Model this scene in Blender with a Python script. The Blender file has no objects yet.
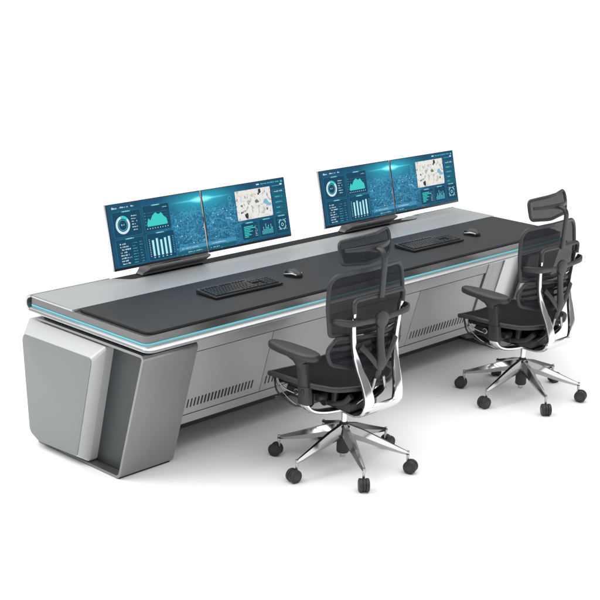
import bpy, bmesh, math, random
from mathutils import Vector, Matrix
random.seed(7)
S = bpy.context.scene
COL = S.collection

# ------------------------------------------------------------------ camera
cam = bpy.data.cameras.new("camera")
cam.sensor_width = 36.0
cam.lens = 81.27
cam.clip_start = 0.05
cam.clip_end = 2000
camo = bpy.data.objects.new("camera", cam)
COL.objects.link(camo)
R_ = Vector((0.68778181, -0.72509214, 0.03460593))
U_ = Vector((0.17488615, 0.21177805, 0.96154297))
F_ = Vector((0.70453603, 0.65527967, -0.27246566))
camo.matrix_world = Matrix(((R_.x, U_.x, -F_.x, -3.69825), (R_.y, U_.y, -F_.y, -4.33793),
                            (R_.z, U_.z, -F_.z, 2.55482), (0, 0, 0, 1)))
S.camera = camo
S.render.resolution_x = S.render.resolution_y = 1024
S.view_settings.view_transform = 'Standard'
S.view_settings.look = 'None'
S.view_settings.gamma = 1
S.view_settings.exposure = 0.0

# ------------------------------------------------------------------ studio surround
W = bpy.data.worlds.new("World")
S.world = W
W.use_nodes = True
nt = W.node_tree
nt.nodes.clear()
out = nt.nodes.new('ShaderNodeOutputWorld')
bg = nt.nodes.new('ShaderNodeBackground')
tc = nt.nodes.new('ShaderNodeTexCoord')
sep = nt.nodes.new('ShaderNodeSeparateXYZ')
ramp = nt.nodes.new('ShaderNodeValToRGB')
ramp.color_ramp.interpolation = 'EASE'
els = ramp.color_ramp.elements
els[0].position = 0.0; els[0].color = (0.10, 0.102, 0.105, 1)
els[1].position = 1.0; els[1].color = (1, 1, 1, 1)
e = els.new(0.45); e.color = (0.16, 0.162, 0.166, 1)
e = els.new(0.82); e.color = (0.97, 0.97, 0.97, 1)
nt.links.new(tc.outputs['Generated'], sep.inputs[0])
nt.links.new(sep.outputs['Z'], ramp.inputs['Fac'])
nt.links.new(ramp.outputs['Color'], bg.inputs['Color'])
bg.inputs['Strength'].default_value = 2.25
nt.links.new(bg.outputs[0], out.inputs['Surface'])


def area_light(name, loc, target, size, power, sy=None, color=(1, 1, 1)):
    l = bpy.data.lights.new(name, 'AREA')
    l.shape = 'RECTANGLE'
    l.size = size
    l.size_y = sy or size
    l.energy = power
    l.color = color
    o = bpy.data.objects.new(name, l)
    COL.objects.link(o)
    o.location = loc
    d = Vector(target) - Vector(loc)
    o.rotation_euler = d.to_track_quat('-Z', 'Y').to_euler()
    return o


area_light('studio_softbox', (-3.4, 2.2, 5.6), (1.5, 0.2, 0.4), 3.5, 150, 3.0)

# ------------------------------------------------------------------ materials
MATS = {}


def mat(name, col, rough=0.5, metal=0.0, spec=0.5, coat=0.0, emit=None, estr=0.0, brush=None, grain=0.0, noise=0.0, nscale=30.0, aniso=0.0):
    m = bpy.data.materials.new(name)
    m.use_nodes = True
    n = m.node_tree
    b = n.nodes['Principled BSDF']
    b.inputs['Base Color'].default_value = (*col, 1)
    b.inputs['Roughness'].default_value = rough
    b.inputs['Metallic'].default_value = metal
    b.inputs['Specular IOR Level'].default_value = spec
    b.inputs['Coat Weight'].default_value = coat
    b.inputs['Coat Roughness'].default_value = 0.15
    if emit:
        b.inputs['Emission Color'].default_value = (*emit, 1)
        b.inputs['Emission Strength'].default_value = estr
    if brush or noise:
        t = n.nodes.new('ShaderNodeTexCoord')
        mp = n.nodes.new('ShaderNodeMapping')
        mp.inputs['Scale'].default_value = brush or (1, 1, 1)
        nz = n.nodes.new('ShaderNodeTexNoise')
        nz.inputs['Scale'].default_value = nscale
        nz.inputs['Detail'].default_value = 4
        n.links.new(t.outputs['Object'], mp.inputs[0])
        n.links.new(mp.outputs[0], nz.inputs[0])
        mr = n.nodes.new('ShaderNodeMapRange')
        a = grain if brush else noise
        mr.inputs['From Min'].default_value = 0.3
        mr.inputs['From Max'].default_value = 0.7
        mr.inputs['To Min'].default_value = 1 - a
        mr.inputs['To Max'].default_value = 1 + a
        n.links.new(nz.outputs['Fac'], mr.inputs['Value'])
        mx = n.nodes.new('ShaderNodeVectorMath')
        mx.operation = 'SCALE'
        mx.inputs[0].default_value = col
        n.links.new(mr.outputs[0], mx.inputs['Scale'])
        n.links.new(mx.outputs[0], b.inputs['Base Color'])
        mm = n.nodes.new('ShaderNodeMath')
        mm.operation = 'MULTIPLY'
        mm.inputs[1].default_value = rough
        n.links.new(mr.outputs[0], mm.inputs[0])
        n.links.new(mm.outputs[0], b.inputs['Roughness'])
        if brush:
            bp = n.nodes.new('ShaderNodeBump')
            bp.inputs['Strength'].default_value = 0.06
            bp.inputs['Distance'].default_value = 0.001
            n.links.new(nz.outputs['Fac'], bp.inputs['Height'])
            n.links.new(bp.outputs[0], b.inputs['Normal'])
    MATS[name] = m
    return m


mat('floor_white', (0.91, 0.91, 0.91), 0.9, spec=0.0)
mat('satin_silver', (0.58, 0.595, 0.60), 0.30, 0.55, noise=0.03, nscale=400)
mat('paint_shaded', (0.245, 0.255, 0.258), 0.42, 0.15, noise=0.02, nscale=500)  # cabinet paint, darkened in the colour for the shaded outer face
mat('paint_lit', (0.55, 0.56, 0.565), 0.38, 0.15)  # same cabinet paint, made paler for the bevels that catch the light
mat('polished_lip', (0.54, 0.55, 0.56), 0.26, 0.75)
mat('brushed_vertical', (0.29, 0.29, 0.293), 0.34, 0.85, brush=(90, 1, 0.8), grain=0.07, nscale=6)
mat('brushed_long', (0.19, 0.187, 0.187), 0.30, 0.85, brush=(0.9, 40, 40), grain=0.10, nscale=6)
mat('sheet_edge', (0.45, 0.45, 0.45), 0.3, 0.8)
mat('dark_wall', (0.048, 0.053, 0.056), 0.35, 0.2)
mat('dark_recess', (0.05, 0.052, 0.055), 0.5)
mat('panel_grey', (0.43, 0.435, 0.435), 0.36, 0.35, noise=0.02, nscale=500)
mat('panel_light', (0.78, 0.785, 0.785), 0.35, 0.3)
mat('shade_block_grey', (0.13, 0.13, 0.13), 0.6)  # grey of the added block, matched to the shadow under the desk
mat('slot_black', (0.012, 0.012, 0.013), 0.5)
mat('strip_black', (0.016, 0.017, 0.018), 0.55, spec=0.15)
mat('desk_mat', (0.013, 0.0145, 0.0165), 0.5, 0.0, 0.45, noise=0.10, nscale=900)
mat('led_cyan', (0.02, 0.3, 0.35), 0.4, emit=(0.22, 0.52, 0.58), estr=0.70)
mat('plastic', (0.027, 0.029, 0.031), 0.42)
mat('plastic_dark', (0.018, 0.019, 0.020), 0.42)
mat('rubber', (0.022, 0.023, 0.025), 0.55)
mat('chrome', (0.80, 0.80, 0.81), 0.13, 1.0)
mat('base_alloy', (0.44, 0.44, 0.445), 0.12, 1.0)
mat('steel', (0.45, 0.45, 0.46), 0.25, 1.0)
mat('key_black', (0.028, 0.029, 0.031), 0.22)
mat('gloss_black', (0.012, 0.012, 0.013), 0.12)
mat('bezel_black', (0.012, 0.013, 0.015), 0.3)
mat('alu', (0.62, 0.63, 0.64), 0.3, 0.8)
mat('mount_grey', (0.17, 0.17, 0.175), 0.42, 0.6)


def mesh_fabric(name, col, alpha, scale):
    m = bpy.data.materials.new(name)
    m.use_nodes = True
    n = m.node_tree
    b = n.nodes['Principled BSDF']
    b.inputs['Base Color'].default_value = (*col, 1)
    b.inputs['Roughness'].default_value = 0.7
    b.inputs['Specular IOR Level'].default_value = 0.065
    t = n.nodes.new('ShaderNodeTexCoord')
    mp = n.nodes.new('ShaderNodeMapping')
    mp.inputs['Rotation'].default_value = (0, math.radians(38), 0)
    w1 = n.nodes.new('ShaderNodeTexWave')
    w1.bands_direction = 'X'
    w1.inputs['Scale'].default_value = scale
    w2 = n.nodes.new('ShaderNodeTexWave')
    w2.bands_direction = 'Z'
    w2.inputs['Scale'].default_value = scale
    n.links.new(t.outputs['Object'], mp.inputs[0])
    n.links.new(mp.outputs[0], w1.inputs[0])
    n.links.new(mp.outputs[0], w2.inputs[0])
    mu = n.nodes.new('ShaderNodeMath')
    mu.operation = 'MULTIPLY'
    n.links.new(w1.outputs['Fac'], mu.inputs[0])
    n.links.new(w2.outputs['Fac'], mu.inputs[1])
    mr = n.nodes.new('ShaderNodeMapRange')
    mr.inputs['To Min'].default_value = alpha + 0.07
    mr.inputs['To Max'].default_value = alpha - 0.14
    n.links.new(mu.outputs[0], mr.inputs['Value'])
    n.links.new(mr.outputs[0], b.inputs['Alpha'])
    MATS[name] = m
    return m


mesh_fabric('mesh_back', (0.030, 0.033, 0.037), 0.70, 45)
mesh_fabric('mesh_seat', (0.016, 0.017, 0.019), 0.96, 60)


def emis(name, col, s=1.0):
    m = bpy.data.materials.new(name)
    m.use_nodes = True
    n = m.node_tree
    b = n.nodes['Principled BSDF']
    b.inputs['Base Color'].default_value = (0.01, 0.01, 0.01, 1)
    b.inputs['Roughness'].default_value = 0.35
    b.inputs['Specular IOR Level'].default_value = 0.06
    b.inputs['Emission Color'].default_value = (*col, 1)
    b.inputs['Emission Strength'].default_value = s
    MATS[name] = m
    return m


emis('ui_white', (0.62, 0.82, 0.88))
emis('ui_teal', (0.05, 0.62, 0.58))
emis('ui_ring', (0.10, 0.60, 0.68))
emis('ui_panel', (0.004, 0.058, 0.120))
emis('ui_edge', (0.02, 0.20, 0.27))
emis('ui_strip', (0.06, 0.28, 0.46))
emis('ui_button', (0.007, 0.11, 0.17))
emis('ui_dim', (0.12, 0.44, 0.56))
emis('ui_glow', (0.06, 0.40, 0.50))
emis('photo_olive', (0.18, 0.20, 0.10))
emis('photo_grey', (0.50, 0.49, 0.46))
emis('photo_black', (0.03, 0.03, 0.04))
emis('photo_blue', (0.22, 0.48, 0.62))


def photo_mat():
    m = emis('photo_map', (1, 1, 1))
    n = m.node_tree
    b = n.nodes['Principled BSDF']
    t = n.nodes.new('ShaderNodeTexCoord')
    nz = n.nodes.new('ShaderNodeTexNoise')
    nz.inputs['Scale'].default_value = 34
    nz.inputs['Detail'].default_value = 5
    nz.inputs['Distortion'].default_value = 1.2
    cr = n.nodes.new('ShaderNodeValToRGB')
    c = cr.color_ramp
    c.elements[0].position = 0.30; c.elements[0].color = (0.12, 0.11, 0.10, 1)
    c.elements[1].position = 0.46; c.elements[1].color = (0.82, 0.81, 0.78, 1)
    e = c.elements.new(0.40); e.color = (0.60, 0.58, 0.52, 1)
    n.links.new(t.outputs['Object'], nz.inputs[0])
    n.links.new(nz.outputs['Fac'], cr.inputs[0])
    n.links.new(cr.outputs[0], b.inputs['Emission Color'])


photo_mat()
MW, MH = 0.633, 0.336


def screen_mat(name, gu):
    """night-blue network display: glow centred at u = gu, city of linked nodes"""
    m = bpy.data.materials.new(name)
    m.use_nodes = True
    n = m.node_tree
    L = n.links.new
    b = n.nodes['Principled BSDF']
    b.inputs['Base Color'].default_value = (0.01, 0.012, 0.015, 1)
    b.inputs['Roughness'].default_value = 0.3
    b.inputs['Specular IOR Level'].default_value = 0.06
    t = n.nodes.new('ShaderNodeTexCoord')
    mp = n.nodes.new('ShaderNodeMapping')
    mp.inputs['Scale'].default_value = (1 / MW, 1, 1 / MH)
    L(t.outputs['Object'], mp.inputs[0])
    sp = n.nodes.new('ShaderNodeSeparateXYZ')
    L(mp.outputs[0], sp.inputs[0])

    def M(op, a, bb=None, c=None):
        k = n.nodes.new('ShaderNodeMath')
        k.operation = op
        for i, v in enumerate((a, bb, c)):
            if v is None:
                continue
            if isinstance(v, (int, float)):
                k.inputs[i].default_value = v
            else:
                L(v, k.inputs[i])
        return k.outputs[0]
    u, v = sp.outputs['X'], sp.outputs['Z']
    du = M('MULTIPLY', M('SUBTRACT', u, gu), 1.0)
    dv = M('SUBTRACT', v, 0.86)
    # glow: wide ellipse plus small core and a streak
    d1 = M('SQRT', M('ADD', M('MULTIPLY', M('MULTIPLY', du, du), 3.2), M('MULTIPLY', M('MULTIPLY', dv, dv), 16)))
    g1 = M('POWER', M('MAXIMUM', M('SUBTRACT', 1.0, d1), 0.0), 1.6)
    d2 = M('SQRT', M('ADD', M('MULTIPLY', M('MULTIPLY', du, du), 55), M('MULTIPLY', M('MULTIPLY', dv, dv), 260)))
    g2 = M('POWER', M('MAXIMUM', M('SUBTRACT', 1.0, d2), 0.0), 1.3)
    d3 = M('SQRT', M('ADD', M('MULTIPLY', M('MULTIPLY', du, du), 8), M('MULTIPLY', M('MULTIPLY', dv, dv), 2600)))
    g3 = M('MAXIMUM', M('SUBTRACT', 1.0, d3), 0.0)
    # distance to the map zone
    far = M('ABSOLUTE', M('SUBTRACT', u, gu))
    zone = n.nodes.new('ShaderNodeMapRange')
    zone.interpolation_type = 'SMOOTHSTEP'
    L(far, zone.inputs['Value'])
    zone.inputs['From Min'].default_value = 0.66
    zone.inputs['From Max'].default_value = 0.25
    low = n.nodes.new('ShaderNodeMapRange')
    low.interpolation_type = 'SMOOTHSTEP'
    L(v, low.inputs['Value'])
    low.inputs['From Min'].default_value = 0.82
    low.inputs['From Max'].default_value = 0.62
    mask = M('MULTIPLY', zone.outputs[0], low.outputs[0])
    # network lines, warped so the cells turn into irregular streets
    wn = n.nodes.new('ShaderNodeTexNoise')
    wn.inputs['Scale'].default_value = 14
    wn.inputs['Detail'].default_value = 3
    L(t.outputs['Object'], wn.inputs[0])
    wv = n.nodes.new('ShaderNodeVectorMath'); wv.operation = 'MULTIPLY_ADD'
    wv.inputs[1].default_value = (.10, 0, .05)
    L(wn.outputs['Color'], wv.inputs[0])
    L(t.outputs['Object'], wv.inputs[2])
    warp = wv.outputs[0]
    def vor(scale, feat, sx=1.0, sz=1.0):
        mm = n.nodes.new('ShaderNodeMapping')
        mm.inputs['Scale'].default_value = (sx, 1, sz)
        mm.inputs['Rotation'].default_value = (0, 0.35, 0)
        mm.inputs['Location'].default_value = (gu * 3.1, 0.2, gu * 1.7)
        L(warp, mm.inputs[0])
        k = n.nodes.new('ShaderNodeTexVoronoi')
        k.feature = feat
        k.inputs['Scale'].default_value = scale
        L(mm.outputs[0], k.inputs[0])
        return k.outputs['Distance']
    l1 = M('SUBTRACT', 1.0, M('MINIMUM', M('MULTIPLY', vor(17, 'DISTANCE_TO_EDGE', 1, 1.7), 16.0), 1.0))
    l2 = M('SUBTRACT', 1.0, M('MINIMUM', M('MULTIPLY', vor(40, 'DISTANCE_TO_EDGE', 1, 1.6), 9.0), 1.0))
    p1 = M('SUBTRACT', 1.0, M('MINIMUM', M('MULTIPLY', vor(26, 'F1', 1, 1.3), 5.0), 1.0))
    nz = n.nodes.new('ShaderNodeTexNoise')
    nz.inputs['Scale'].default_value = 9
    nz.inputs['Detail'].default_value = 6
    L(t.outputs['Object'], nz.inputs[0])
    fine = n.nodes.new('ShaderNodeTexNoise')
    fine.inputs['Scale'].default_value = 90
    fine.inputs['Detail'].default_value = 3
    L(t.outputs['Object'], fine.inputs[0])
    hz = M('MULTIPLY', M('MAXIMUM', M('SUBTRACT', fine.outputs['Fac'], 0.5), 0.0), 1.9)
    lines = M('MULTIPLY', M('ADD', M('ADD', M('MULTIPLY', l1, 0.30), M('MULTIPLY', l2, 0.16)), hz), mask)
    dots = M('MULTIPLY', M('MULTIPLY', p1, 0.5), mask)

    def addc(base, fac, col):
        k = n.nodes.new('ShaderNodeVectorMath')
        k.operation = 'SCALE'
        k.inputs[0].default_value = col
        L(fac, k.inputs['Scale'])
        s = n.nodes.new('ShaderNodeVectorMath')
        s.operation = 'ADD'
        if isinstance(base, tuple):
            s.inputs[0].default_value = base
        else:
            L(base, s.inputs[0])
        L(k.outputs[0], s.inputs[1])
        return s.outputs[0]
    c = addc((0.003, 0.034, 0.090), nz.outputs['Fac'], (0.010, 0.085, 0.135))
    c = addc(c, g1, (0.03, 0.48, 0.56))
    c = addc(c, g2, (0.45, 1.1, 1.0))
    c = addc(c, g3, (0.15, 0.5, 0.5))
    c = addc(c, M('MULTIPLY', mask, M('MULTIPLY', v, 1.0)), (0.014, 0.10, 0.18))
    c = addc(c, lines, (0.08, 0.42, 0.62))
    c = addc(c, dots, (0.35, 0.6, 0.65))
    L(c, b.inputs['Emission Color'])
    b.inputs['Emission Strength'].default_value = 1.0
    MATS[name] = m


screen_mat('screen_glow_right', 1.0)
screen_mat('screen_glow_left', 0.0)

# ------------------------------------------------------------------ helpers


def tag(o, label=None, cat=None, group=None, kind=None):
    if label: o['label'] = label
    if cat: o['category'] = cat
    if group: o['group'] = group
    if kind: o['kind'] = kind
    return o


def thing(name, label, cat, loc=(0, 0, 0), rot=(0, 0, 0), group=None):
    o = bpy.data.objects.new(name, None)
    o.empty_display_size = 0.1
    COL.objects.link(o)
    o.location = loc
    o.rotation_euler = rot
    return tag(o, label, cat, group)


def obj(name, bm, m, parent=None, ang=35, loc=None):
    bmesh.ops.recalc_face_normals(bm, faces=bm.faces[:])
    me = bpy.data.meshes.new(name)
    bm.to_mesh(me)
    bm.free()
    me.polygons.foreach_set('use_smooth', [True] * len(me.polygons))
    me.set_sharp_from_angle(angle=math.radians(ang))
    ms = m if isinstance(m, (list, tuple)) else [m]
    for k in ms:
        me.materials.append(MATS[k])
    o = bpy.data.objects.new(name, me)
    COL.objects.link(o)
    if parent: o.parent = parent
    if loc: o.location = loc
    return o


def merge(dst, src):
    me = bpy.data.meshes.new('tmp')
    src.to_mesh(me)
    src.free()
    dst.from_mesh(me)
    bpy.data.meshes.remove(me)
    return dst


def bevel(bm, w, seg=2, ang=30):
    if w <= 0: return bm
    ed = [e for e in bm.edges if len(e.link_faces) == 2 and e.calc_face_angle(0) > math.radians(ang)]
    bmesh.ops.bevel(bm, geom=ed, offset=w, segments=seg, profile=0.5, affect='EDGES', clamp_overlap=True)
    return bm


def box(lo, hi, bv=0.0, seg=2):
    bm = bmesh.new()
    bmesh.ops.create_cube(bm, size=1)
    for v in bm.verts:
        v.co = Vector([(lo[i] + hi[i]) / 2 + v.co[i] * (hi[i] - lo[i]) for i in range(3)])
    return bevel(bm, bv, seg)


def boxc(c, s, bv=0.0, rot=None, seg=2):
    bm = bmesh.new()
    bmesh.ops.create_cube(bm, size=1)
    for v in bm.verts:
        v.co = Vector([v.co[i] * s[i] for i in range(3)])
    bevel(bm, bv, seg)
    mt = Matrix.Translation(c)
    if rot: mt = mt @ rot.to_4x4()
    bmesh.ops.transform(bm, matrix=mt, verts=bm.verts[:])
    return bm


def rpoly(pts, r, seg=6):
    """round the corners of a 2D polygon; r a number or a list"""
    n = len(pts)
    o = []
    for i in range(n):
        p = Vector(pts[i]).to_2d()
        a = Vector(pts[i - 1]).to_2d()
        b = Vector(pts[(i + 1) % n]).to_2d()
        rr = r[i] if isinstance(r, (list, tuple)) else r
        if rr <= 0:
            o.append((p.x, p.y)); continue
        da, db = (a - p), (b - p)
        la, lb = da.length, db.length
        da.normalize(); db.normalize()
        h = math.acos(max(-1, min(1, da.dot(db)))) / 2
        t = min(rr / math.tan(h), la * .49, lb * .49)
        p0, p1 = p + da * t, p + db * t
        for k in range(seg + 1):
            s = k / seg
            q = p0 * (1 - s) ** 2 + p * 2 * s * (1 - s) + p1 * s * s
            o.append((q.x, q.y))
    return o


def prism(pts, axis, lo, hi, bv=0.0, seg=2):
    """extrude a 2D polygon along an axis. axis x: pts=(y,z); y: (x,z); z: (x,y)"""
    bm = bmesh.new()

    def P(p, h):
        return {'x': (h, p[0], p[1]), 'y': (p[0], h, p[1]), 'z': (p[0], p[1], h)}[axis]
    a = [bm.verts.new(P(p, lo)) for p in pts]
    b = [bm.verts.new(P(p, hi)) for p in pts]
    f1 = bm.faces.new(a)
    f2 = bm.faces.new(b[::-1])
    n = len(pts)
    for i in range(n):
        bm.faces.new((a[i], b[i], b[(i + 1) % n], a[(i + 1) % n]))
    if bv > 0:
        ed = [e for e in bm.edges if f1 in e.link_faces or f2 in e.link_faces]
        bmesh.ops.bevel(bm, geom=ed, offset=bv, segments=seg, profile=0.5, affect='EDGES', clamp_overlap=True)
    return bm


def loft(rings, cap=True, closed=True):
    bm = bmesh.new()
    vs = [[bm.verts.new(p) for p in r] for r in rings]
    for a, b in zip(vs[:-1], vs[1:]):
        n = len(a)
        for i in range(n if closed else n - 1):
            bm.faces.new((a[i], a[(i + 1) % n], b[(i + 1) % n], b[i]))
    if cap:
        bm.faces.new(vs[0][::-1])
        bm.faces.new(vs[-1])
    return bm


def catmull(pts, n=8):
    P = [Vector(p) for p in pts]
    o = []
    for i in range(len(P) - 1):
        p0 = P[i - 1] if i else P[0] * 2 - P[1]
        p1, p2 = P[i], P[i + 1]
        p3 = P[i + 2] if i + 2 < len(P) else P[-1] * 2 - P[-2]
        for k in range(n):
            t = k / n
            o.append(0.5 * ((2 * p1) + (p2 - p0) * t + (2 * p0 - 5 * p1 + 4 * p2 - p3) * t * t + (3 * p1 - p0 - 3 * p2 + p3) * t ** 3))
    o.append(P[-1])
    return o


def sweep(path, w, t, wdir=(1, 0, 0), closed=False, sq=2.0, seg=12):
    """sweep a superellipse section (half widths w along wdir, t along the normal); w,t numbers or lists"""
    P = [Vector(p) for p in path]
    n = len(P)
    rings = []
    for i, p in enumerate(P):
        if closed:
            tg = P[(i + 1) % n] - P[i - 1]
        else:
            tg = P[min(i + 1, n - 1)] - P[max(i - 1, 0)]
        tg.normalize()
        wd = Vector(wdir(i) if callable(wdir) else wdir)
        wd = (wd - tg * wd.dot(tg))
        wd.normalize()
        nn = tg.cross(wd)
        ww = w[i] if isinstance(w, (list, tuple)) else w
        tt = t[i] if isinstance(t, (list, tuple)) else t
        r = []
        for k in range(seg):
            a = 2 * math.pi * (k + .5) / seg
            c, s = math.cos(a), math.sin(a)
            e = 2 / sq
            r.append(p + wd * (ww * math.copysign(abs(c) ** e, c)) + nn * (tt * math.copysign(abs(s) ** e, s)))
        rings.append(r)
    if closed:
        bm = bmesh.new()
        vs = [[bm.verts.new(q) for q in r] for r in rings]
        for i in range(n):
            a, b = vs[i], vs[(i + 1) % n]
            for k in range(seg):
                bm.faces.new((a[k], a[(k + 1) % seg], b[(k + 1) % seg], b[k]))
        return bm
    return loft(rings)


def lerp_list(vals, n):
    """values given at control points -> catmull-length list"""
    o = []
    for i in range(len(vals) - 1):
        for k in range(n):
            t = k / n
            o.append(vals[i] * (1 - t) + vals[i + 1] * t)
    o.append(vals[-1])
    return o


def cyl(c0, c1, r0, r1=None, seg=24, bv=0.0):
    r1 = r0 if r1 is None else r1
    c0, c1 = Vector(c0), Vector(c1)
    d = (c1 - c0)
    q = d.to_track_quat('Z', 'Y')
    h = d.length
    rings = []
    prof = [(0, r0), (h, r1)]
    if bv > 0:
        prof = [(0, r0 - bv), (bv * .3, r0 - bv * .3), (bv, r0), (h - bv, r1), (h - bv * .3, r1 - bv * .3), (h, r1 - bv)]
    for z, r in prof:
        rings.append([c0 + q @ Vector((r * math.cos(2 * math.pi * k / seg), r * math.sin(2 * math.pi * k / seg), z)) for k in range(seg)])
    return loft(rings)


def sheet(outline, f, rings=10, thick=0.004):
    """fill an outline (x,z) with concentric rings on the surface y=f(x,z); small thickness"""
    cx = sum(p[0] for p in outline) / len(outline)
    cz = sum(p[1] for p in outline) / len(outline)
    bm = bmesh.new()
    cols = []
    for side in (0, 1):
        rr = []
        for k in range(1, rings + 1):
            s = k / rings
            r = []
            for (x, z) in outline:
                X, Z = cx + (x - cx) * s, cz + (z - cz) * s
                r.append(bm.verts.new(f(X, Z, side * thick)))
            rr.append(r)
        c = bm.verts.new(f(cx, cz, side * thick))
        n = len(outline)
        for i in range(n):
            bm.faces.new((c, rr[0][i], rr[0][(i + 1) % n]))
            for k in range(rings - 1):
                bm.faces.new((rr[k][i], rr[k + 1][i], rr[k + 1][(i + 1) % n], rr[k][(i + 1) % n]))
        cols.append(rr[-1])
    n = len(outline)
    for i in range(n):
        bm.faces.new((cols[0][i], cols[0][(i + 1) % n], cols[1][(i + 1) % n], cols[1][i]))
    return bm


def sweep_outline(pts3, w, t, sq=2.2, seg=10):
    n = len(pts3)
    c = Vector((0, 0, 0))
    for p in pts3: c += Vector(p)
    c /= n
    def wd(i): return Vector(pts3[i]) - c
    return sweep(pts3, w, t, wd, closed=True, sq=sq, seg=seg)


def copy_tree(o, parent=None):
    c = o.copy()
    COL.objects.link(c)
    if parent: c.parent = parent
    for ch in list(o.children):
        copy_tree(ch, c)
    return c


# ------------------------------------------------------------------ floor
bm = bmesh.new()
bmesh.ops.create_grid(bm, x_segments=8, y_segments=8, size=300)
o = obj('floor', bm, 'floor_white')
tag(o, 'plain white studio floor under the desk and chairs', None, kind='structure')

# ------------------------------------------------------------------ control desk
DL, DD = 3.39, 0.90
desk = thing('control_desk', 'long grey control room desk with black top, cyan light strip and slanted brushed metal legs', 'desk')


def rrect(x0, y0, x1, y1, r, seg=6):
    return rpoly([(x0, y0), (x1, y0), (x1, y1), (x0, y1)], r, seg)


# lower lip: lofted ring, white metal with a sloping shoulder
prof = [(0.672, 0.012), (0.675, 0.004), (0.681, 0.0), (0.688, 0.002), (0.691, 0.006), (0.699, 0.034)]
rings = []
for z, ins in prof:
    rings.append([(x, y, z) for x, y in rrect(ins * .75, ins, DL - ins * .75, DD - .010, [.045, .045, .004, .004], 8)])
obj('edge_frame', loft(rings), 'polished_lip', desk)
# core band
obj('side_band', prism(rrect(0.024, 0.046, DL - 0.024, 0.912, [.035, .035, .022, .022], 8), 'z', 0.7045, 0.7405), 'brushed_long', desk)
# led line all round the foot of the band
obj('light_strip', prism(rrect(0.020, 0.0415, DL - 0.020, 0.900, [.035, .035, .015, .015], 8), 'z', 0.6998, 0.7056), 'led_cyan', desk)
# top plate with the notch for the screens
NX0, NX1 = 0.50, 2.97
tp = [(0.022, 0.563), (DL - 0.022, 0.563), (DL - 0.022, 0.895)]
a = []
for k in range(13):
    s = k / 12
    e_ = s * s * (3 - 2 * s)
    a.append((NX1 + 0.02 - 0.12 * s, 0.895 - 0.088 * e_))
b = []
for k in range(13):
    s = k / 12
    e_ = s * s * (3 - 2 * s)
    b.append((NX0 + 0.10 - 0.12 * s, 0.807 + 0.088 * e_))
tp = tp + a + b + [(0.022, 0.895)]
obj('top_plate', prism(tp, 'z', 0.7415, 0.752), 'satin_silver', desk, ang=12)


def back_curl(x0, x1):
    o_ = []
    c = (0.890, 0.712)
    for k in range(15):
        an = math.radians(90 - 180 * k / 14)
        o_.append((c[0] + 0.0425 * math.cos(an), c[1] + 0.0425 * math.sin(an)))
    i_ = []
    for k in range(15):
        an = math.radians(-90 + 180 * k / 14)
        i_.append((c[0] + 0.030 * math.cos(an), c[1] + 0.0300 * math.sin(an)))
    return prism(o_ + i_, 'x', x0, x1, 0.0012, 2)


obj('rear_curl', back_curl(0.012, NX0 + 0.0), 'polished_lip', desk)
obj('rear_curl', back_curl(NX1 - 0.0, DL - 0.012), 'polished_lip', desk)
obj('rim_trim', box((0.0225, 0.565, 0.742), (0.0285, 0.890, 0.7505), 0.001), 'polished_lip', desk, loc=(-0.007, 0, 0.0008))
# slot floor
obj('cable_slot', box((NX0 - 0.02, 0.80, 0.70), (NX1 + 0.02, 0.893, 0.7500), 0.001), 'strip_black', desk)
rg = []
for x, h, w in [(2.790, .0006, .004), (2.83, .007, .018), (2.87, .0085, .026), (2.92, .007, .030), (2.985, .003, .030)]:
    rg.append([(x, .858 - w, .7502), (x, .858 + w, .7502), (x, .858 + w * .85, .7502 + h * .8), (x, .858, .7502 + h), (x, .858 - w * .85, .7502 + h * .8)])
obj('slot_end_cap', loft(rg), 'polished_lip', desk, ang=50)
# writing mat
MX0, MX1, MY0, MY1 = 0.046, DL - 0.046, 0.055, 0.5615
rg = []
for z, ins in [(0.7412, 0.004), (0.7425, 0.0), (0.7500, 0.0), (0.7530, 0.0015), (0.7542, 0.005)]:
    rg.append([(x, y, z) for x, y in rrect(MX0 + ins, MY0 + ins, MX1 - ins, MY1 - ins, [.055, .055, .03, .03], 8)])
obj('desk_mat', loft(rg), 'desk_mat', desk)
# under frame
obj('under_frame', prism(rrect(0.045, 0.060, DL - 0.045, 0.845, .03), 'z', 0.652, 0.6715), 'dark_wall', desk)


def py(z): return 0.14 + 0.27 * (0.567 - z)
def ly(z): return 0.062 + 0.268 * (0.645 - z)


# panel carcass
XA, XB = 0.352, DL - 0.352
body = [(py(0.651), 0.651), (0.80, 0.651), (0.80, 0.172), (py(0.172), 0.172)]
obj('carcass', prism(body, 'x', XA, XB, 0.002), 'panel_grey', desk)


def panel(x0, x1, z0, z1, off=0.006, bv=0.0015, mt='panel_grey', name='door'):
    pts = [(py(z1) - off, z1), (py(z1) + 0.001, z1), (py(z0) + 0.001, z0), (py(z0) - off, z0)]
    return obj(name, prism(pts, 'x', x0, x1, bv), mt, desk)


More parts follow.
